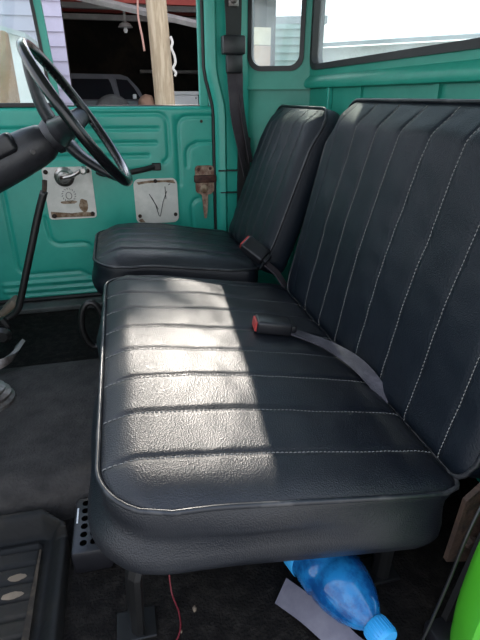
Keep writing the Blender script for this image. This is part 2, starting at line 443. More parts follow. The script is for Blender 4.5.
bm = new(); box(bm, (.385, 1.775, 1.46), (.42, 1.83, 1.50), .005); lathe(bm, [(.012, 0), (.012, .01), (.006, .014)], (.402, 1.775, 1.48), (0, -1, 0), 12)
obj('anchor', bm, 'steel', sb, 'auto')

# ------------------------------------------------------------------ far door
DY = 1.85
door = thing('cab_door', 'closed teal green steel driver door with bare window opening', 'door', (-.08, DY, .48))
X0, X1, Z0, Z1 = -.62, .338, .47, 1.168
def seg(px, pz, ax, az, bx, bz):
    dx, dz = bx-ax, bz-az; L2 = dx*dx+dz*dz
    t = max(0, min(1, ((px-ax)*dx+(pz-az)*dz)/L2)) if L2 else 0
    return math.hypot(px-ax-dx*t, pz-az-dz*t)
def arc(cx, cz, r, a0, a1, n=6): return [(cx + r*math.cos(math.radians(a0+(a1-a0)*k/n)), cz + r*math.sin(math.radians(a0+(a1-a0)*k/n))) for k in range(n+1)]
grooves = [
    [(-.62, 1.10), (.14, 1.095)] ,
    [(-.20, 1.052), (.13, 1.047)],
    [(-.08, 1.145), (.13, 1.145)] + arc(.14, 1.11, .035, 90, 0) + [(.175, 1.03)] + arc(.145, 1.01, .03, 0, -70),
    [(-.62, 1.012), (.10, 1.005)],
    [(.333, 1.135)] + [(.25, 1.135)] + arc(.25, 1.095, .04, 90, 180) + [(.21, .90)],
    [(.335, 1.045), (.275, 1.045)] + arc(.275, 1.005, .035, 90, 180) + [(.24, .965)],
    [(.255, .72)] + arc(.285, .81, .035, 180, 90) + [(.30, .845)],
    [(-.41, 1.0), (-.41, .66)] + arc(-.37, .63, .04, 180, 270) + [(-.19, .59), (-.15, .565), (0.1, .56)],
    [(-.285, .80), (-.28, .745)] + arc(-.245, .735, .035, 180, 270) + [(-.17, .70)] + arc(-.17, .66, .04, 90, 0) + [(-.125, .62)],
]
bumps = [[(-.47, .555), (.1, .555)], [(-.47, .528), (.1, .528)], [(-.46, .503), (.1, .503)]]
GX, GZ = 190, 140
bm = new(); G = []
for j in range(GZ+1):
    z = Z0 + (Z1-Z0)*j/GZ; row = []
    for i in range(GX+1):
        x = X0 + (X1-X0)*i/GX; d = 0
        for g in grooves:
            for p, q in zip(g, g[1:]):
                if min(p[0], q[0]) - .02 < x < max(p[0], q[0]) + .02 and min(p[1], q[1]) - .02 < z < max(p[1], q[1]) + .02:
                    d = max(d, math.exp(-(seg(x, z, *p, *q)/.0055)**2))
        h = 0
        for g in bumps:
            for p, q in zip(g, g[1:]):
                h = max(h, math.exp(-(seg(x, z, *p, *q)/.006)**2))
        # broad raised field on the right hand side and rolled top edge
        f = .006*sstep((x-.19)/.02) * sstep((1.145-z)/.02)
        y = DY + .0055*d - .007*h + f*.6
        if z > 1.155: y += .010*((z-1.155)/.013)**2
        row.append(bm.verts.new((x, y, z)))
    G.append(row)
for j in range(GZ):
    for i in range(GX): bm.faces.new((G[j][i], G[j][i+1], G[j+1][i+1], G[j+1][i]))
# give it depth: outer skin
o = {}
rim = [G[0][i] for i in range(GX+1)] + [G[j][GX] for j in range(1, GZ+1)] + [G[GZ][i] for i in range(GX-1, -1, -1)] + [G[j][0] for j in range(GZ-1, 0, -1)]
back = [bm.verts.new((v.co.x, DY + .055, v.co.z)) for v in rim]
for k in range(len(rim)): bm.faces.new((rim[k], rim[(k+1) % len(rim)], back[(k+1) % len(rim)], back[k]))
bm.faces.new(back)
obj('inner_panel', bm, 'teal', door, True)
bm = new()   # window frame : rear post, top rail
box(bm, (.296, DY + .004, 1.165), (.326, DY + .03, 1.70), .004)
box(bm, (-.62, DY + .004, 1.67), (.326, DY + .03, 1.70), .004)
obj('window_frame', bm, 'teal', door)
bm = new(); lean = -.0
prism(bm, [(-.176, 1.165), (-.196, 1.165), (-.226, 1.68), (-.203, 1.68)], lambda x, z: (x, DY + .002, z), lambda x, z: (x, DY + .03, z))
obj('vent_divider', bm, 'teal', door)
bm = new()
prism(bm, [(-.1965, 1.168), (-.206, 1.168), (-.236, 1.68), (-.2265, 1.68)], lambda x, z: (x, DY - .001, z), lambda x, z: (x, DY + .026, z))
box(bm, (-.62, DY + .002, 1.166), (-.197, DY + .022, 1.180), .002)
obj('vent_seal', bm, 'seal', door)
bm = new(); prism(bm, [(-.62, 1.178), (-.205, 1.178), (-.233, 1.675), (-.62, 1.675)], lambda x, z: (x, DY + .012, z), lambda x, z: (x, DY + .016, z))
obj('vent_glass', bm, 'glass_vent', door, label='dusty vent window glass')
bm = new(); box(bm, (-.19, DY + .010, 1.162), (.30, DY + .022, 1.172), .002); obj('window_seal', bm, 'seal', door)

# white access plates
def plate(bm, pts, y0=DY - .004, y1=DY + .001): return prism(bm, pts, lambda x, z: (x, y0, z), lambda x, z: (x, y1, z))
pc = new(); plate(pc, rrect(-.270, .793, -.104, .975, .012))
P1 = obj('regulator_plate', pc, 'white_card', door, label='off-white regulator plate with rusty stain')
bm = new()
def blob(cx, cz, rx, rz, seed, n=18):
    return [(cx + rx*math.cos(2*PI*k/n)*(1+.35*noise.noise(V((math.cos(2*PI*k/n)*1.5, math.sin(2*PI*k/n)*1.5, seed)))),
             cz + rz*math.sin(2*PI*k/n)*(1+.35*noise.noise(V((math.cos(2*PI*k/n)*1.5+9, math.sin(2*PI*k/n)*1.5, seed))))) for k in range(n)]
plate(bm, blob(-.145, .840, .016, .024, 1), DY - .0048, DY - .0035)
plate(bm, [(-.262, .800), (-.112, .798), (-.112, .812), (-.15, .816), (-.19, .813), (-.262, .822)], DY - .0046, DY - .0035)
plate(bm, blob(-.195, .853, .03, .006, 3), DY - .0046, DY - .0035)
obj('rust_stain', bm, 'brown_stain', P1)
for (x, z) in ((-.258, .960), (-.117, .960), (-.252, .806), (-.118, .808)):
    bm = new(); lathe(bm, [(.008, 0), (.008, .003), (.004, .005)], (x, DY - .004, z), (0, -1, 0), 10); obj('screw', bm, 'rusty', P1)
bm = new()
for k in range(16):   # stamped ring below the crank
    q = 2*PI*k/16; tube(bm, [(-.192 + .020*math.cos(q), DY - .0045, .878 + .020*math.sin(q)), (-.192 + .025*math.cos(q+.2), DY - .0045, .878 + .025*math.sin(q+.2))], .0012, 5)
ring = [(-.192 + .010*math.cos(2*PI*k/16), DY - .0045, .876 + .012*math.sin(2*PI*k/16)) for k in range(16)]
tube(bm, ring, .0016, 5, closed=True)
obj('stamped_ring', bm, 'steel', P1)
bm = new(); lathe(bm, [(.034, 0), (.034, .004), (.028, .008), (.024, .010), (.02, .022), (.010, .026)], (-.198, DY - .004, .942), (0, -1, 0), 22)
tube(bm, smoothpath([(-.198, DY - .028, .942), (-.165, DY - .032, .950), (-.135, DY - .034, .966)], 5), [.011]*11, 8, flat=.6)
lathe(bm, [(.010, 0), (.013, .006), (.013, .034), (.008, .04)], (-.128, DY - .03, .968), (0, -1, 0), 14)
ck = obj('window_crank', bm, 'chrome', door, 'auto', label='worn chrome window crank')
bm = new(); tube(bm, [(-.198 - .012, DY - .031, .942), (-.186, DY - .031, .944)], .006, 8); obj('crank_centre', bm, 'rusty', ck)

pc = new(); plate(pc, rrect(.038, .760, .198, .925, .022))
P2 = obj('access_plate', pc, 'white_card', door, label='off-white access plate with scratched V marks')
bm = new()
for ln in ([(.092, .87), (.113, .83), (.124, .785)], [(.158, .878), (.142, .84), (.128, .785)], [(.10, .858), (.122, .812)], [(.152, .895), (.153, .85)], [(.165, .90), (.172, .905)]):
    tube(bm, [(x, DY - .0045, z) for x, z in ln], .0014, 5)
obj('scratch_marks', bm, 'black_metal', P2)
bm = new()
plate(bm, [(.05, .914), (.10, .919), (.185, .918), (.192, .905), (.15, .911), (.09, .910), (.055, .905)], DY - .0046, DY - .0035)
plate(bm, [(.045, .775), (.052, .766), (.07, .765), (.06, .78)], DY - .0046, DY - .0035)
obj('rust_stain', bm, 'brown_stain', P2)
for (x, z) in ((.118, .916), (.052, .79), (.186, .79)):
    bm = new(); lathe(bm, [(.007, 0), (.007, .003), (.004, .005)], (x, DY - .004, z), (0, -1, 0), 10); obj('screw', bm, 'rusty', P2)
# pull strap
bm = new(); tube(bm, smoothpath([(-.085, DY - .006, .957), (-.06, DY - .028, .950), (0, DY - .034, .950), (.07, DY - .032, .960), (.115, DY - .012, .966), (.135, DY - .005, .966)], 5), .010, 8, flat=.45, up=(0, 1, 0))
hs = obj('pull_strap', bm, 'rubber', door, 'auto', label='black rubber pull strap')
bm = new(); box(bm, (.110, DY - .014, .954), (.142, DY - .001, .980), .003); obj('strap_bracket', bm, 'black_metal', hs)
# rusted latch
bm = new()
plate(bm, rrect(.268, .865, .338, .965, .012), DY - .006, DY + .004)
lathe(bm, [(.026, 0), (.026, .006), (.018, .010), (.016, .016), (.007, .018)], (.297, DY - .006, .885), (0, -1, 0), 16)
lathe(bm, [(.012, 0), (.011, .008)], (.318, DY - .008, .872), (0, -1, 0), 10)
la = obj('latch', bm, 'rust_latch', door, 'auto', label='rusted brown latch mechanism')
bm = new(); box(bm, (.262, DY - .020, .905), (.345, DY - .004, .932), .004); obj('latch_bolt', bm, 'rust_dark', la, 'auto')
bm = new(); lathe(bm, [(.015, 0), (.012, .004), (.005, .006)], (.297, DY - .022, .885), (0, -1, 0), 14); obj('latch_pivot', bm, 'brown_stain', la, 'auto')
for (x, z) in ((.28, .952), (.325, .955)):
    bm = new(); lathe(bm, [(.006, 0), (.005, .003)], (x, DY - .006, z), (0, -1, 0), 10); obj('screw', bm, 'rust_dark', la)
bm = new(); prism(bm, [(.288, .868), (.312, .868), (.308, .80), (.303, .772), (.296, .772), (.293, .80)], lambda x, z: (x, DY - .020, z), lambda x, z: (x, DY - .012, z)); obj('latch_lever', bm, 'rust_latch', la)
bm = new(); lathe(bm, [(.0055, 0), (.005, .002)], (.298, DY + .002, 1.118), (0, -1, 0), 10); obj('screw', bm, 'rusty', door)
bm = new(); lathe(bm, [(.028, 0), (.026, .003), (.012, .006)], (-.335, DY, 1.062), (0, -1, 0), 18); obj('pressed_boss', bm, 'teal', door, True)

# ------------------------------------------------------------------ cab shell
bm = new(); box(bm, (-.95, .36, .40), (.68, 1.90, FL), 0)
struct('floor', bm, 'carpet')
# transmission hump
bm = new()
sec = [(.735, FL - .001), (.742, .505), (.765, .53), (.80, .538), (1.20, .538), (1.245, .528), (1.262, .50), (1.268, FL - .001)]
prism(bm, [(y, z) for y, z in sec], lambda y, z: (-.90, y, z), lambda y, z: (.36, y, z))
tag(obj('tunnel_mat', bm, 'tunnel', None, 'auto'), 'grey textured mat covering the transmission hump beside the bench', 'floor mat')
# sill under far door
sl = sempty('trim_1', (0, 1.8, FL))
bm = new(); box(bm, (-.90, 1.775, FL), (.60, 1.86, .482), .006); obj('sill_plate', bm, 'sill', sl)
bm = new(); box(bm, (-.90, 1.852, .40), (.60, 1.90, .4705), .003); obj('sill_edge', bm, 'teal_wall', sl)
bm = new(); tube(bm, [(-.60, 1.842, .492), (.33, 1.842, .492)], .008, 8); obj('door_seal', bm, 'rubber', sl)

# pillar behind far door
pil = sempty('trim_2', (.4, 1.86, FL))
bm = new()
prof = [(.352, 1.84), (.365, 1.828), (.385, 1.826), (.395, 1.842), (.455, 1.842), (.47, 1.846), (.47, 1.90), (.345, 1.90), (.345, 1.862), (.352, 1.858)]
def pillar_bend(x, z): return x - .006 - .030*sstep((z - 1.14)/.16)
levels = [FL + .02 + k*(1.70 - FL - .02)/30 for k in range(31)]
rings = []
for z in levels:
    rings.append([bm.verts.new((pillar_bend(x, z) if x < .40 else x, y, z)) for x, y in prof])
n_ = len(prof)
for A, B in zip(rings, rings[1:]):
    for k in range(n_): bm.faces.new((A[k], A[(k+1) % n_], B[(k+1) % n_], B[k]))
bm.faces.new(rings[0]); bm.faces.new(rings[-1])
obj('pillar', bm, 'teal', pil, 'auto')
bm = new(); rs = []
tube(bm, [(pillar_bend(.350, z) - .002, 1.852, z) for z in levels], .0065, 8); obj('door_seal', bm, 'seal', pil, True)
bm = new(); box(bm, (.352, 1.822, .945), (.43, 1.83, .95), .001); box(bm, (.36, 1.822, .865), (.425, 1.83, .869), .001); obj('seam', bm, 'seal', pil)
bm = new(); prism(bm, [(.425, .80), (.47, .80), (.475, 1.06), (.45, 1.075), (.43, 1.05)], lambda x, z: (x, 1.826, z), lambda x, z: (x, 1.845, z)); obj('recess_shade', bm, 'rubber', pil)  # black plate giving the shade of a recess in the pillar

# rear wall with its corner pane
XR = .66
def flatwall(bm, A, B, z0, z1, th=.02, nrm=None):
    A = V(A); B = V(B); d = (B-A).normalized(); nn = V((d.y, -d.x)) if nrm is None else V(nrm)
    vs = []
    for z in (z0, z1):
        for q in (A, B, B + nn*th, A + nn*th): vs.append(bm.verts.new((q.x, q.y, z)))
    for f in ((0,1,2,3), (4,7,6,5), (0,4,5,1), (1,5,6,2), (2,6,7,3), (3,7,4,0)): bm.faces.new([vs[i] for i in f])
LED = 1.226
wr = sempty('wall_rear', (XR, 1.1, FL))
# upper frame of centre window : outline in (y,z) with hole
bm = new()
n6 = 8
ringprism(bm, rrect(.42, 1.240, 1.742, 1.70, .004, n6), rrect(.50, 1.285, 1.722, 1.62, .035, n6), lambda y, z: (XR, y, z), lambda y, z: (XR + .035, y, z))
obj('window_panel', bm, 'teal_wall', wr, 'auto')
bm = new()  # rolled ledge under the window
lp = [(XR, 1.262), (XR - .012, 1.250), (XR - .016, 1.236), (XR - .012, LED), (XR + .02, LED - .004), (XR + .02, 1.262)]
prism(bm, lp, lambda x, z: (x, .40, z), lambda x, z: (x, 1.752, z)); obj('ledge', bm, 'teal_wall', wr, 'auto')
bm = new(); box(bm, (XR + .012, .40, FL), (XR + .03, 1.76, LED), 0)
for y in (1.60, 1.36, 1.0, .7):
    prism(bm, [(y - .013, FL), (y + .013, FL), (y + .010, LED), (y - .010, LED)], lambda q, z: (XR + .004, q, z), lambda q, z: (XR + .014, q, z))
obj('lower_panel', bm, 'teal_wall', wr)
bm = new(); box(bm, (XR - .002, 1.56, 1.05), (XR + .012, 1.575, LED), .002); obj('bracket_rib', bm, 'teal', wr)
# angled corner
wc = sempty('wall_right', (.56, 1.80, FL))
A2, B2 = V((.462, 1.852)), V((.664, 1.742)); d2 = (B2-A2); l2 = d2.length; d2n = d2.normalized(); nn2 = V((-d2n.y, d2n.x))
if nn2.y < 0: nn2 = -nn2
def cor(off): return lambda u, z: ((A2 + d2n*u + nn2*off).x, (A2 + d2n*u + nn2*off).y, z)
bm = new()
qo = rrect(-.006, LED, l2 + .006, 1.70, .004, n6); qi = rrect(.014, 1.285, l2*.86, 1.60, .04, n6)
ringprism(bm, qo, qi, cor(0), cor(.03)); obj('corner_panel', bm, 'teal_wall', wc, 'auto')
bm = new(); prism(bm, [(-.006, FL), (l2 + .006, FL), (l2 + .006, LED), (-.006, LED)], cor(.022), cor(.04)); obj('lower_panel', bm, 'teal_wall', wc)
bm = new(); prism(bm, [(-.004, LED - .004), (l2 + .004, LED - .004), (l2 + .004, LED + .006), (-.004, LED + .006)], cor(-.005), cor(.03)); obj('ledge', bm, 'teal_wall', wc)
# windows
w1 = sempty('window_1', (XR, 1.1, 1.45))
bm = new(); ringprism(bm, rrect(.494, 1.279, 1.728, 1.626, .038, n6), rrect(.515, 1.296, 1.711, 1.61, .03, n6), lambda y, z: (XR - .008, y, z), lambda y, z: (XR + .03, y, z)); obj('window_seal', bm, 'seal', w1, 'auto')
bm = new(); prism(bm, rrect(.505, 1.288, 1.718, 1.617, .03, n6), lambda y, z: (XR + .012, y, z), lambda y, z: (XR + .016, y, z)); obj('glass', bm, 'glass', w1)
w2 = sempty('window_2', (.56, 1.80, 1.45))
bm = new(); ringprism(bm, rrect(.008, 1.279, l2*.86 + .006, 1.606, .045, n6), rrect(.022, 1.295, l2*.86 - .009, 1.59, .035, n6), cor(-.007), cor(.026)); obj('window_seal', bm, 'seal', w2, 'auto')
bm = new(); prism(bm, rrect(.015, 1.287, l2*.86 - .002, 1.598, .04, n6), cor(.010), cor(.014)); obj('glass', bm, 'glass', w2)
# roof
bm = new(); box(bm, (-.52, .34, 1.70), (.70, 1.92, 1.73), .01); struct('ceiling', bm, 'headliner')
# front bulkhead, dash and windscreen posts (left of the picture)
wf = sempty('wall_front', (-.9, 1.1, FL))
bm = new(); box(bm, (-.97, .36, FL), (-.95, 1.90, 1.12), 0); obj('bulkhead', bm, 'teal_wall', wf)
bm = new(); box(bm, (-.95, .38, .98), (-.66, 1.88, 1.12), .02); obj('dashboard', bm, 'teal', wf)
for y in (.38, 1.86):
    bm = new(); tube(bm, [(-.66, y, 1.10), (-.50, y, 1.71)], .03, 8); obj('windscreen_post', bm, 'teal', wf, True)
bm = new(); box(bm, (-.97, 1.86, FL), (-.62, 1.90, 1.15), 0); obj('side_panel', bm, 'teal_wall', wf)
# near rear corner of the cab : inner black panel and lime painted door post
wl = sempty('wall_left', (.5, .34, FL))
bm = new(); prism(bm, [(.40, FL), (.70, FL), (.70, 1.20), (.56, 1.20), (.50, .80), (.43, .66)], lambda x, z: (x, .375, z), lambda x, z: (x, .385, z)); obj('inner_panel', bm, 'rubber', wl)
bm = new()
pth = [(.392, .303, FL - .06), (.378, .300, .55), (.378, .298, .62), (.384, .298, .68), (.405, .30, .78), (.43, .31, .90), (.42, .33, 1.05), (.50, .34, 1.20), (.50, .345, 1.70)]
sp = smoothpath(pth, 5)
R_ = []
for p in sp:
    R_.append([bm.verts.new(V(p) + V(q)) for q in ((0, .004, 0), (.008, -.006, 0), (.16, -.006, 0), (.16, .06, 0), (.02, .06, 0), (.004, .04, 0))])
for A, B in zip(R_, R_[1:]):
    for k in range(6): bm.faces.new((A[k], A[(k+1) % 6], B[(k+1) % 6], B[k]))
bm.faces.new(R_[0]); bm.faces.new(R_[-1])
obj('door_post', bm, 'lime', wl, 'auto', label='bright lime green door post')

bm = new(); tube(bm, smoothpath([(.455, .392, .76), (.42, .378, .74), (.385, .360, .70), (.366, .352, .62), (.352, .35, .54), (.345, .355, FL + .004)], 6), .0022, 6)
tag(obj('cable', bm, 'black_metal', None, True), 'thin dark cable running down beside the near end of the bench', 'cable')

# ------------------------------------------------------------------ steering
nS = V((.836, -.042, .545)).normalized(); uS = V((-.545, 0, .838)).normalized(); uS = (uS - nS*uS.dot(nS)).normalized(); vS = nS.cross(uS)
C = V((-.093, 1.45, 1.150))
st = thing('steering_wheel', 'large thin rimmed black steering wheel on its black column', 'steering wheel', C)
def wp(r, q, h=0): return C + uS*(r*math.cos(q)) + vS*(r*math.sin(q)) + nS*h
bm = new(); tube(bm, [wp(.200, 2*PI*k/72) for k in range(72)], .0138, 12, closed=True)
rimo = obj('rim', bm, 'rim_black', st, True)
bm = new()
for k in range(72):
    q = 2*PI*k/72
    p = C + uS*((.200 - .010)*math.cos(q)) + vS*((.200-.010)*math.sin(q)) - nS*.006
    lathe(bm, [(.0035, -.003), (.0045, 0), (.0035, .003)], p, (uS*math.cos(q) + vS*math.sin(q)), 6)
obj('finger_grip', bm, 'rim_black', rimo)
for q in (0.06, PI - .25, PI/2, -PI/2):
    bm = new()
    pts = smoothpath([wp(.035, q, -.068), wp(.085, q, -.058), wp(.15, q, -.030), wp(.194, q, -.004)], 5)
    tube(bm, pts, [.042 - .018*i/(len(pts)-1) for i in range(len(pts))], 10, flat=.42, up=nS)
    obj('spoke', bm, 'column_plastic', st, True)
bm = new(); lathe(bm, [(.030, -.105), (.044, -.100), (.050, -.078), (.048, -.060), (.036, -.050), (.012, -.046)], C, nS, 26)
obj('horn_pad', bm, 'column_plastic', st, 'auto')
col_t = thing('steering_column', 'thick black shrouded steering column rising from the left edge', 'steering column', C - nS*.3)
cd = V((.90, 0, .41)).normalized(); hb = C - nS*.10
bm = new(); K = [(0, .038), (.018, .048), (.05, .054), (.12, .059), (.25, .064), (.42, .064), (.62, .05)]
tube(bm, [hb - cd*h for h, r in K], [r for h, r in K], 22)
obj('shroud', bm, 'column_plastic', col_t, 'auto')
bm = new(); q = hb - cd*.105
mm = Matrix(((cd.x, 0, -cd.z, q.x), (0, 1, 0, q.y), (cd.z, 0, cd.x, q.z), (0, 0, 0, 1)))
box(bm, (-.05, -.066, .01), (.03, -.02, .062), .012, mm, 3); obj('switch_cover', bm, 'black_plastic', col_t, 'auto')
bm = new(); q = hb - cd*.055; tube(bm, [q + V((.0, -.04, .0)), q + V((.01, -.058, -.004))], .006, 8); obj('screw', bm, 'steel', col_t)

# ------------------------------------------------------------------ levers and pedals at the left edge
gl = thing('gear_lever', 'long bent black lever with bare tip rising left of the driver seat', 'gear lever', (-.40, 1.32, .54))
bm = new(); tube(bm, smoothpath([(-.192, 1.30, .985), (-.215, 1.302, .93), (-.252, 1.305, .83), (-.30, 1.308, .70), (-.315, 1.31, .668), (-.345, 1.315, .645), (-.42, 1.32, .60), (-.50, 1.325, .54)], 6), .0095, 10)
obj('shaft', bm, 'black_metal', gl, True)
bm = new(); tube(bm, [(-.1865, 1.30, 1.012), (-.1925, 1.30, .982)], .006, 8); obj('threaded_tip', bm, 'rusty', gl)
bt = thing('transfer_lever_boot', 'grey stepped round boot on the hump at the left edge', 'lever boot', (-.365, 1.07, .538))
bm = new(); lathe(bm, [(.062, 0), (.062, .008), (.054, .014), (.056, .022), (.044, .028), (.046, .036), (.032, .044), (.030, .052), (.014, .058)], (-.365, 1.07, .538), (0, 0, 1), 26)
obj('gaiter', bm, 'steel', bt, 'auto')
bm = new(); tube(bm, [(-.365, 1.07, .58), (-.42, 1.06, .70)], .008, 8); obj('stub', bm, 'black_metal', bt)
hd = thing('lever_bracket', 'curved grey steel bracket lying beside the lever boot', 'bracket', (-.39, 1.24, .54))
bm = new(); ribbon(bm, [(-.43, 1.20, .556), (-.375, 1.205, .558), (-.335, 1.235, .566), (-.318, 1.285, .580)], [W(0, .022, .022), W(.004, .022, .022), W(.014, .012, .022), W(.02, .004, .018)], .010)
obj('arm', bm, 'steel', hd, 'auto')
bm = new(); tube(bm, smoothpath([(-.44, 1.30, .555), (-.38, 1.30, .59), (-.35, 1.305, .62), (-.36, 1.305, .65)], 5), .012, 8)
lathe(bm, [(.022, 0), (.024, .01), (.014, .02)], (-.358, 1.292, .61), (0, -1, 0), 12); obj('linkage', bm, 'black_metal', hd, 'auto')
pdl = thing('pedal', 'worn tan pedal pad behind the black lever', 'pedal', (-.39, 1.60, FL + .05))
bm = new(); q = V((-.402, 1.56, .578)); mm = Matrix.Translation(q) @ Matrix.Rotation(math.radians(50), 4, 'Y')
box(bm, (-.012, -.035, -.045), (.012, .035, .045), .011, mm, 3); obj('pad', bm, 'tan', pdl, 'auto')
bm = new(); tube(bm, [(-.41, 1.56, .575), (-.50, 1.56, .56), (-.66, 1.56, .66)], .010, 8); obj('arm', bm, 'black_metal', pdl, True)

# ------------------------------------------------------------------ near footwell
mt = thing('rubber_floor_mat', 'ribbed black rubber footwell mat with raised rim, dusty with brown dirt', 'floor mat', (-.4, .55, FL))
bm = new(); mx0, mx1, my0, my1 = -.80, -.155, .25, .728
NX, NY = 150, 150; G = []
for j in range(NY+1):
    row = []
    for i in range(NX+1):
        x = mx0 + (mx1-mx0)*i/NX; y = my0 + (my1-my0)*j/NY
        cut = .05 * max(0, 1 - (mx1 - x)/.05) if y > my1 - .06 else 0     # rounded far right corner
        yy = y - cut * max(0, (y - (my1-.06))/.06)
        dr = mx1 - x; df = my1 - y; d = min(dr, df)
        h = .006
        h += (.018 + .024*sstep((.03 - df)/.02 + 1))* sstep(1 - (d-.010)/.028)
        if d > .050:
            ph = ((y - my0)/.032) % 1.0
            h += .011*sstep(min(ph, 1-ph)*8) 
        elif .040 < d <= .050: h += .002
        if d < .001: h = 0
        row.append(bm.verts.new((x, yy, FL + h)))
    G.append(row)
for j in range(NY):
    for i in range(NX): bm.faces.new((G[j][i], G[j][i+1], G[j+1][i+1], G[j+1][i]))
b0 = [bm.verts.new((x, y, FL)) for x, y in ((mx0, my0), (mx1, my0), (mx1, my1 - .05), (mx1 - .05, my1), (mx0, my1))]
bm.faces.new(b0)
obj('mat_body', bm, 'mat_rubber', mt, True)
bm = new()
for (x0, x1, y0, y1, s) in ((-.209, -.203, .30, .66, 1), ):
    pts = [(x0, y0), (x1, y0), (x1 + .004, (y0+y1)/2), (x1 + .001, y1), (x0 + .004, y1), (x0 - .002, (y0+y1)/2)]
    prism(bm, pts, lambda x, y: (x, y, FL + .0155), lambda x, y: (x, y, FL + .0175))
obj('dirt_line', bm, 'dirt', mt)
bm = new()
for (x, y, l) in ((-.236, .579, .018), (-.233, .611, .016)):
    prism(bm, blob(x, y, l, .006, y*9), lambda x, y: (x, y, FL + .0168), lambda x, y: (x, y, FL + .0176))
obj('sun_patches', bm, 'tan', mt)  # tan blobs painted as patches of sunlight on the mat

hb_ = thing('heater_vent_box', 'small black perforated box on the floor at bench front corner', 'heater vent', (-.115, .69, FL))
bm = new(); box(bm, (-.145, .605, FL), (-.078, .733, FL + .052), .008); obj('housing', bm, 'black_plastic', hb_, 'auto')
bm = new()
for i in range(3):
    for j in range(6): lathe(bm, [(.0062, 0), (.0062, .0003), (.005, .0004)], (-.125 + i*.017, .625 + j*.018, FL + .052), (0, 0, 1), 10)
obj('grille_holes', bm, 'hole', hb_)
bm = new(); box(bm, (-.139, .67, FL + .052), (-.136, .705, FL + .0535), .0005); obj('scuff', bm, 'whitebox', hb_)

# bottle
dB = V((.27, -.96, .0)).normalized(); base = V((.204, .685, FL + .052))
bo = thing('water_bottle', 'blue plastic water bottle lying under the bench with its cap outward', 'bottle', (.25, .55, FL))
bm = new(); prof = [(a_*1.15, b_*1.1) for a_, b_ in [(.006, .0), (.036, .002), (.043, .012), (.043, .055), (.0415, .06), (.043, .065), (.043, .165), (.041, .17), (.0435, .176), (.0435, .20), (.040, .205), (.042, .21), (.040, .228), (.033, .252), (.022, .272), (.0145, .282), (.0135, .292), (.0135, .30)]]
lathe(bm, prof, base, dB, 32); obj('bottle_body', bm, 'pet', bo, True)
bm = new(); lathe(bm, [(.0500, .072), (.0508, .074), (.0508, .178), (.0500, .180)], base, dB, 32); obj('label', bm, 'label', bo, True)
bm = new(); lathe(bm, [(.018, .312), (.0195, .314), (.0195, .338), (.0175, .341), (.005, .3415)], base, dB, 24)
for k in range(24):
    q = 2*PI*k/24; u_, w_ = frame_of(dB); rr = (u_*math.cos(q) + w_*math.sin(q))*.0195
    tube(bm, [base + dB*.316 + rr, base + dB*.336 + rr], .0009, 4)
obj('cap', bm, 'cap', bo, 'auto')
# webbing under the seat
bm = new()
ribbon(bm, [(.185, .49, FL + .014), (.213, .445, FL + .022), (.240, .405, FL + .020), (.275, .365, FL + .010), (.325, .345, FL + .006), (.385, .342, FL + .005)],
       [W(.025, .02, .026), W(.026, .02, .022), W(.026, .022, .022), W(.012, .032, .018), W(.0, .042, .006), W(-.006, .045, .002)], .003)
tag(obj('loose_belt_webbing', bm, 'pale_webbing', None, 'auto'), 'loose grey seat belt webbing on the floor in front of blue bottle', 'seat belt')
bm = new(); box(bm, (.375, .345, FL), (.415, .385, FL + .03), .005)
tag(obj('belt_retractor', bm, 'black_plastic', None, 'auto'), 'small black block on the floor at end of loose webbing', 'belt fitting')
bm = new(); tube(bm, smoothpath([(.014, .60, .60), (.012, .56, .53), (.012, .53, .475), (.02, .50, FL + .003), (.018, .47, FL + .002), (0, .44, FL + .002), (-.01, .40, FL + .002)], 6), .0013, 6)
tag(obj('loose_wire', bm, 'red_wire', None, True), 'thin red wire hanging under the bench to floor', 'wire')
for (x, y, s_) in ((.045, .50, .006), (.02, .47, .003)):
    bm = new(); bmesh.ops.create_icosphere(bm, subdivisions=1, radius=s_)
    for v in bm.verts: v.co = V((v.co.x*.6, v.co.y, v.co.z*.5)) * (1 + .3*noise.noise(v.co*300)) + V((x, y, FL + s_*.4))
    tag(obj('crumb', bm, 'tan'), 'tiny pale crumb on the dark floor under the bench', 'crumb', 'crumbs under the bench')

# ------------------------------------------------------------------ outside
GZ0 = -.35
bm = new(); box(bm, (-14, -8, GZ0 - .1), (16, 16, GZ0), 0); struct('ground', bm, 'gravel')
# garage with lilac weatherboards
gar = thing('garage', 'dark open garage with lilac weatherboard wall, seen through the driver window', 'garage', (0, 6.4, GZ0))
def boards(bm, x0, x1, y, z0, z1, p, face=-1):
    k = 0; z = z0
    while z < z1:
        zt = min(z + p, z1)
        vs = [bm.verts.new(q) for q in ((x0, y + face*.016, z), (x1, y + face*.016, z), (x1, y + face*.003, zt), (x0, y + face*.003, zt), (x0, y, z), (x1, y, z), (x1, y, zt), (x0, y, zt))]
        for f in ((0,1,2,3), (0,4,5,1), (4,7,6,5), (3,2,6,7), (0,3,7,4), (1,5,6,2)): bm.faces.new([vs[i] for i in f])
        z = zt
bm = new(); boards(bm, -1.75, -.325, 4.50, GZ0, 2.35, .10); obj('weatherboards', bm, 'lilac', gar)
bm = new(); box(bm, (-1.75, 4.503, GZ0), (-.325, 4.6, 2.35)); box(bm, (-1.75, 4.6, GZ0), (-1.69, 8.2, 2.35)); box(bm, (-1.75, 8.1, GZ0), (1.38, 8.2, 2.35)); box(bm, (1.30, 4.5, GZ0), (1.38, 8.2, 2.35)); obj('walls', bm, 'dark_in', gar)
bm = new(); box(bm, (-1.8, 4.5, 2.35), (1.42, 8.25, 2.42)); obj('roof', bm, 'redoxide', gar)
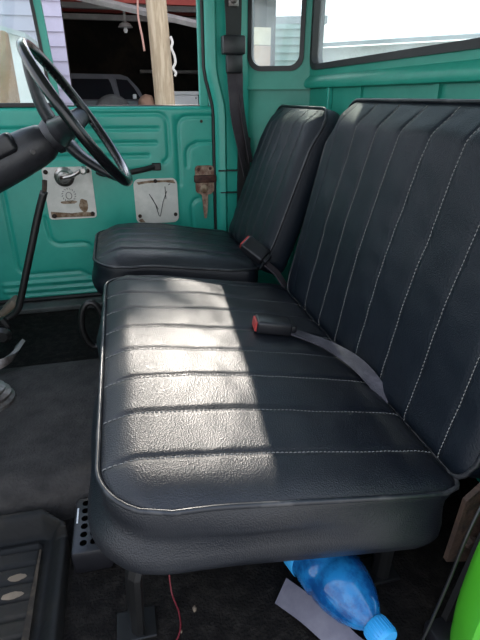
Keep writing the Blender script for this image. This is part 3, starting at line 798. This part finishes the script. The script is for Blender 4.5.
for y, z, m_ in ((4.75, 2.24, 'redoxide'), (5.0, 1.93, 'redoxide'), (5.35, 1.93, 'grey_steel'), (6.1, 1.93, 'grey_steel'), (7.2, 2.14, 'redoxide')):
    bm = new(); box(bm, (-1.68, y, z), (1.30, y + .06, z + (.2 if m_ == 'redoxide' else .05))); obj('beam', bm, m_, gar)
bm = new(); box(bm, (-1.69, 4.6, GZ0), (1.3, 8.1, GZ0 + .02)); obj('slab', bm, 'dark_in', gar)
bm = new(); tube(bm, [(-.45, 4.9, 1.99), (1.1, 4.9, 1.72)], .03, 4); obj('cross_beam', bm, 'grey_steel', gar)
bm = new(); box(bm, (.4, 7.8, 1.5), (1.29, 8.09, 1.54)); obj('shelf', bm, 'grey_steel', gar)
pz = thing('timber_pole', 'pale round timber pole standing in the garage opening', 'pole', (.425, 4.4, GZ0))
bm = new(); tube(bm, [(.435, 4.4, GZ0), (.422, 4.4, .6), (.405, 4.4, 1.3), (.385, 4.4, 1.9), (.375, 4.4, 2.42)], [.088, .086, .082, .079, .077], 20); obj('post', bm, 'timber', pz, True)
def rope(nm, lb, pts, r, m_):
    bm = new(); tube(bm, smoothpath(pts, 5), r, 7); tag(obj(nm, bm, m_, None, True), lb, 'rope')
rope('rope', 'knotted white rope hanging on the timber pole', [(.475, 4.33, 1.62), (.487, 4.32, 1.58), (.475, 4.31, 1.54), (.495, 4.31, 1.49), (.50, 4.31, 1.44), (.48, 4.31, 1.40), (.50, 4.31, 1.37), (.49, 4.31, 1.345)], .010, 'rope')
rope('rope', 'thin pink rope dangling left of the timber pole', [(.23, 4.35, 2.2), (.245, 4.35, 1.9), (.24, 4.35, 1.75), (.258, 4.35, 1.62), (.268, 4.35, 1.52)], .008, 'pinkrope')
lt = thing('hanging_lamp', 'small unlit lamp hanging below the garage beam', 'lamp', (.17, 5.4, 1.9))
bm = new(); lathe(bm, [(.012, .0), (.012, .12), (.05, .06), (.055, .03)][:2], (.17, 5.4, 1.80), (0, 0, 1), 10); lathe(bm, [(.07, 0), (.05, .03), (.015, .05)], (.17, 5.4, 1.79), (0, 0, 1), 14); obj('shade', bm, 'grey_steel', lt)
bm = new(); tube(bm, [(.17, 5.4, 1.83), (.17, 5.4, 1.985)], .006, 6); obj('cord', bm, 'rubber', lt)
bm = new(); lathe(bm, [(.012, 0), (.022, .02), (.012, .05)], (.17, 5.4, 1.745), (0, 0, 1), 12); obj('bulb', bm, 'whitebox', lt)
# chest freezer / white cabinet on crates
cb = thing('white_cabinet', 'white cabinet in the garage to the right of the timber pole', 'cabinet', (.85, 6.0, GZ0))
bm = new(); box(bm, (.635, 5.9, GZ0), (.925, 6.4, 1.21), .012); obj('body', bm, 'whitebox', cb)
bm = new(); box(bm, (.625, 5.885, 1.21), (.935, 6.41, 1.25), .01); obj('lid', bm, 'whitebox', cb)
bm = new(); box(bm, (.89, 5.885, 1.17), (.90, 5.90, 1.19), .002); obj('latch', bm, 'black_metal', cb)
# parked four-wheel drive
sv = thing('parked_car', 'dark grey four wheel drive parked inside the garage, spare wheel on its back', 'car', (-.05, 6.6, GZ0))
def P2(px, pz): return (px, pz)
bm = new()
body = [(-1.35, .25), (.33, .25), (.36, .8), (.34, 1.15), (-1.3, 1.15)]
prism(bm, body, lambda x, z: (x, 5.9, z), lambda x, z: (x, 7.7, z)); obj('body', bm, 'carpaint', sv)
bm = new(); cabp = [(-1.2, 1.15), (.34, 1.15), (.27, 1.28), (.17, 1.39), (.09, 1.415), (-1.1, 1.43)]
def cabf(y, k): return lambda x, z: (x, y + (z-1.15)*k, z)
prism(bm, cabp, cabf(5.9, .5), cabf(7.7, -.3)); obj('cabin', bm, 'carpaint', sv)
bm = new(); prism(bm, [(-.9, 1.17), (.02, 1.17), (-.02, 1.33), (-.04, 1.37), (-.9, 1.37)], cabf(5.888, .5), cabf(5.93, .5)); obj('rear_window', bm, 'carglass', sv)
bm = new(); prism(bm, [(.07, 1.17), (.29, 1.17), (.225, 1.28), (.16, 1.36), (.04, 1.37)], cabf(5.888, .5), cabf(5.93, .5)); obj('side_window', bm, 'carglass', sv)
sw = thing('spare_wheel', 'spare wheel mounted at the back of the garage car', 'wheel', (-.04, 5.86, 1.08)) if False else None
bm = new(); lathe(bm, [(.12, .02), (.185, .0), (.20, .03), (.20, .14), (.18, .16), (.11, .16)], (-.02, 5.885, 1.02), (0, -1, 0), 30); sw = obj('spare_wheel', bm, 'tyre', sv, 'auto')
bm = new(); lathe(bm, [(.11, .13), (.10, .15), (.05, .15), (.03, .17)], (-.02, 5.885, 1.02), (0, -1, 0), 24); obj('hub', bm, 'steel', sw, 'auto')
for y in (6.3, 7.3):
    bm = new(); lathe(bm, [(.2, 0), (.34, .01), (.35, .04), (.35, .18), (.33, .2)], (.2, y, GZ0 + .37), (1, 0, 0), 26); obj('wheel', bm, 'tyre', sv, 'auto')
bm = new(); box(bm, (.20, 5.83, 1.17), (.24, 5.88, 1.22), .01); obj('sticker', bm, 'whitebox', sv)
# clutter beside the car
bm = new(); bmesh.ops.create_icosphere(bm, subdivisions=3, radius=.16)
for v in bm.verts: v.co = v.co * (1 + .25*noise.noise(v.co*9)) ; v.co = V((v.co.x*.55 + .335, v.co.y*.6 + 5.6, v.co.z*.6 + 1.12))
box(bm, (.26, 5.5, GZ0), (.42, 5.7, 1.04))
tag(obj('bundle', bm, 'brickish', None, True), 'brown bundle piled beside the grey car in the garage', 'bundle')

# white block and brown upright standing in for an unclear vent window reflection
hs_ = thing('vent_reflection', 'bright white block standing in for a reflection in the vent window', 'shed', (-1.4, 3.8, GZ0))
bm = new(); prism(bm, [(-2.4, GZ0), (-.47, GZ0), (-.47, 1.50), (-.7, 1.56), (-2.4, 1.70)], lambda x, z: (x, 3.3, z), lambda x, z: (x, 4.2, z)); obj('walls', bm, 'whitewall', hs_)  # white block standing in for the vent window reflection
bm = new(); prism(bm, [(-.44, 1.49), (-.44, 1.515), (-.7, 1.585), (-2.45, 1.73), (-2.45, 1.70), (-.7, 1.56)], lambda x, z: (x, 3.25, z), lambda x, z: (x, 4.25, z)); obj('roof', bm, 'roofiron', hs_)  # grey top of the vent reflection stand-in
bp_ = tag(obj('brown_upright', box(new(), (-.59, 3.0, GZ0), (-.50, 3.09, 1.50), .01), 'browntone'), 'brown upright standing in for part of the reflection in the vent window', 'post')  # stands in for the brown part of the vent reflection
def tree(x, y, r, zc, nm, lb):
    t = thing(nm, lb, 'tree', (x, y, GZ0))
    bm = new(); tube(bm, [(x, y, GZ0), (x + .1, y, zc*.6), (x, y, zc)], [.18, .13, .08], 10); obj('trunk', bm, 'browntone', t, True)
    bm = new()
    rnd = random.Random(int(x*10))
    for k in range(40):
        d = V((rnd.gauss(0, 1), rnd.gauss(0, 1), rnd.gauss(0, 1))).normalized() * rnd.uniform(.3, 1) * r
        g = bmesh.ops.create_icosphere(bm, subdivisions=2, radius=r*rnd.uniform(.22, .38), matrix=Matrix.Translation(V((x, y, zc)) + d))
        for v in g['verts']: v.co += V((noise.noise(v.co*2.5), noise.noise(v.co*2.5 + V((9, 0, 0))), noise.noise(v.co*2.5 + V((0, 9, 0))))) * r*.18
    obj('crown', bm, 'leaves', t)
tree(-2.6, 9.6, 1.5, 2.6, 'bushy_tree', 'grey green bushy tree rising behind the white stand-in')

tt = thing('added_shade_tree', 'unseen tall tree added behind the garage to dapple the sun on the bench', 'tree', (-.2, 9.3, GZ0))  # unseen tree, added so its leaf clumps shade parts of the seats
bm = new(); tube(bm, [(-.2, 9.3, GZ0), (-.15, 9.3, 3.), (-.1, 9.3, 5.6)], [.2, .15, .07], 10); tube(bm, [(-.15, 9.3, 3.6), (.6, 9.3, 5.0), (1.4, 9.3, 5.9)], [.09, .06, .03], 8); obj('trunk', bm, 'browntone', tt, True)  # trunk of the added unseen tree
bm = new(); rnd = random.Random(5)
def leafclump(cx, cy, cz, r, count):
    for k in range(count):
        while True:
            d = V((rnd.uniform(-1, 1), rnd.uniform(-1, 1), rnd.uniform(-1, 1)))
            if d.length < 1: break
        p = V((cx, cy, cz)) + d*r
        u = V((rnd.gauss(0, 1), rnd.gauss(0, 1), rnd.gauss(0, 1))).normalized(); w_ = u.cross(V((rnd.gauss(0, 1), rnd.gauss(0, 1), rnd.gauss(0, 1)))).normalized()
        l = rnd.uniform(.04, .075)
        vs = [bm.verts.new(q) for q in (p - u*l, p + w_*l*.5, p + u*l, p - w_*l*.5)]; bm.faces.new(vs)
leafclump(-.25, 9.3, 5.7, .95, 2600); leafclump(.35, 9.3, 5.95, .5, 500); leafclump(1.62, 9.3, 6.1, .45, 800); leafclump(.75, 9.3, 6.35, .35, 200); leafclump(.85, 9.3, 5.5, .34, 300)
obj('crown', bm, 'leaves', tt)  # leaf clumps of the added unseen tree

# behind the cab : green boarded house and long grey roof
gh = thing('green_house', 'pale green weatherboard house outside the corner window', 'house', (5, 9, GZ0))
bm = new()
def boards_dir(bm, A, B, z0, z1, p):
    A = V(A); B = V(B); d = (B-A).normalized(); nn = V((d.y, -d.x)); z = z0
    while z < z1:
        zt = min(z+p, z1)
        vs = []
        for (q, o_, zz) in ((A, .03, z), (B, .03, z), (B, .0, zt), (A, .0, zt), (A, -.02, z), (B, -.02, z), (B, -.02, zt), (A, -.02, zt)):
            w_ = q + nn*o_; vs.append(bm.verts.new((w_.x, w_.y, zz)))
        for f in ((0,1,2,3), (0,4,5,1), (4,7,6,5), (3,2,6,7), (0,3,7,4), (1,5,6,2)): bm.faces.new([vs[i] for i in f])
        z = zt
boards_dir(bm, (1.50, 6.7), (2.55, 6.4), GZ0, 2.0, .085); obj('weatherboards', bm, 'greenboard', gh)
bm = new(); prism(bm, [(1.48, 6.75), (2.6, 6.35), (2.9, 7.9), (1.9, 8.3)], lambda x, y: (x, y, 2.0), lambda x, y: (x, y, 2.0 + .08)); obj('roof', bm, 'roofiron', gh)
bb = thing('boarded_hatch', 'beige and brown boarded panel outside the corner window, left of the green boards', 'panel', (1.22, 4.44, GZ0))
bm = new(); box(bm, (1.13, 4.40, 1.585), (1.31, 4.48, 1.71)); obj('upper_board', bm, 'beige', bb, label='beige upper board')
bm = new(); box(bm, (1.13, 4.40, GZ0), (1.31, 4.48, 1.58)); obj('lower_board', bm, 'brickish', bb, label='brown lower board')
gr = thing('long_shed', 'long pale shed with sloping roof outside the rear window', 'shed', (6.5, 6.8, GZ0))
bm = new(); prism(bm, [(3.3, 9.2), (9.0, 3.0), (10.5, 4.4), (4.8, 10.6)], lambda x, y: (x, y, GZ0), lambda x, y: (x, y, 1.95)); obj('walls', bm, 'whitewall', gr)
bm = new(); prism(bm, [(3.1, 9.1), (9.1, 2.7), (10.7, 4.3), (4.7, 10.8)], lambda x, y: (x, y, 1.95 + .12*((x-3.1)*.73 + (y-9.1)*.68)), lambda x, y: (x, y, 2.01 + .12*((x-3.1)*.73 + (y-9.1)*.68))); obj('roof', bm, 'roofiron', gr)

# ------------------------------------------------------------------ light
w = bpy.data.worlds.new('sky'); scene.world = w; w.use_nodes = True
nt = w.node_tree; N = nt.nodes; L = nt.links; bg = N['Background']
tc = N.new('ShaderNodeTexCoord'); sx = N.new('ShaderNodeSeparateXYZ'); L.new(tc.outputs['Generated'], sx.inputs[0])
cr = N.new('ShaderNodeValToRGB'); e = cr.color_ramp.elements
e[0].position = 0.; e[0].color = (.92, .95, 1, 1); e[1].position = .7; e[1].color = (.45, .62, 1, 1)
L.new(sx.outputs['Z'], cr.inputs['Fac'])
nz = N.new('ShaderNodeTexNoise'); nz.inputs['Scale'].default_value = 3; nz.inputs['Detail'].default_value = 6; L.new(tc.outputs['Generated'], nz.inputs['Vector'])
mr = N.new('ShaderNodeMapRange'); mr.inputs['From Min'].default_value = .42; mr.inputs['From Max'].default_value = .6; L.new(nz.outputs['Fac'], mr.inputs['Value'])
mx = N.new('ShaderNodeMixRGB'); mx.inputs['Color2'].default_value = (1, 1, 1, 1); L.new(mr.outputs['Result'], mx.inputs['Fac']); L.new(cr.outputs['Color'], mx.inputs['Color1'])
L.new(mx.outputs['Color'], bg.inputs['Color'])
sd = V((SX, 1.0, SZ)).normalized()
dp = N.new('ShaderNodeVectorMath'); dp.operation = 'DOT_PRODUCT'; dp.inputs[1].default_value = sd; L.new(tc.outputs['Generated'], dp.inputs[0])
m1 = N.new('ShaderNodeMath'); m1.operation = 'MAXIMUM'; m1.inputs[1].default_value = 0; L.new(dp.outputs['Value'], m1.inputs[0])
m2 = N.new('ShaderNodeMath'); m2.operation = 'POWER'; m2.inputs[1].default_value = 14; L.new(m1.outputs[0], m2.inputs[0])
m3 = N.new('ShaderNodeMath'); m3.operation = 'MULTIPLY_ADD'; m3.inputs[1].default_value = 3.6; m3.inputs[2].default_value = 1.5; L.new(m2.outputs[0], m3.inputs[0])
L.new(m3.outputs[0], bg.inputs['Strength'])
sun = bpy.data.lights.new('sun', 'SUN'); sun.energy = 6.0; sun.angle = math.radians(.6); sun.color = (1, .92, .82)
so = bpy.data.objects.new('sun', sun); COL.objects.link(so); so.rotation_euler = (-sd).to_track_quat('-Z', 'Y').to_euler(); so.location = (0, 5, 6)

vs_ = scene.view_settings
scene.display_settings.display_device = 'sRGB'
vs_.view_transform = 'Standard'; vs_.look = 'None'; vs_.gamma = 1; vs_.use_curve_mapping = False
vs_.exposure = .55
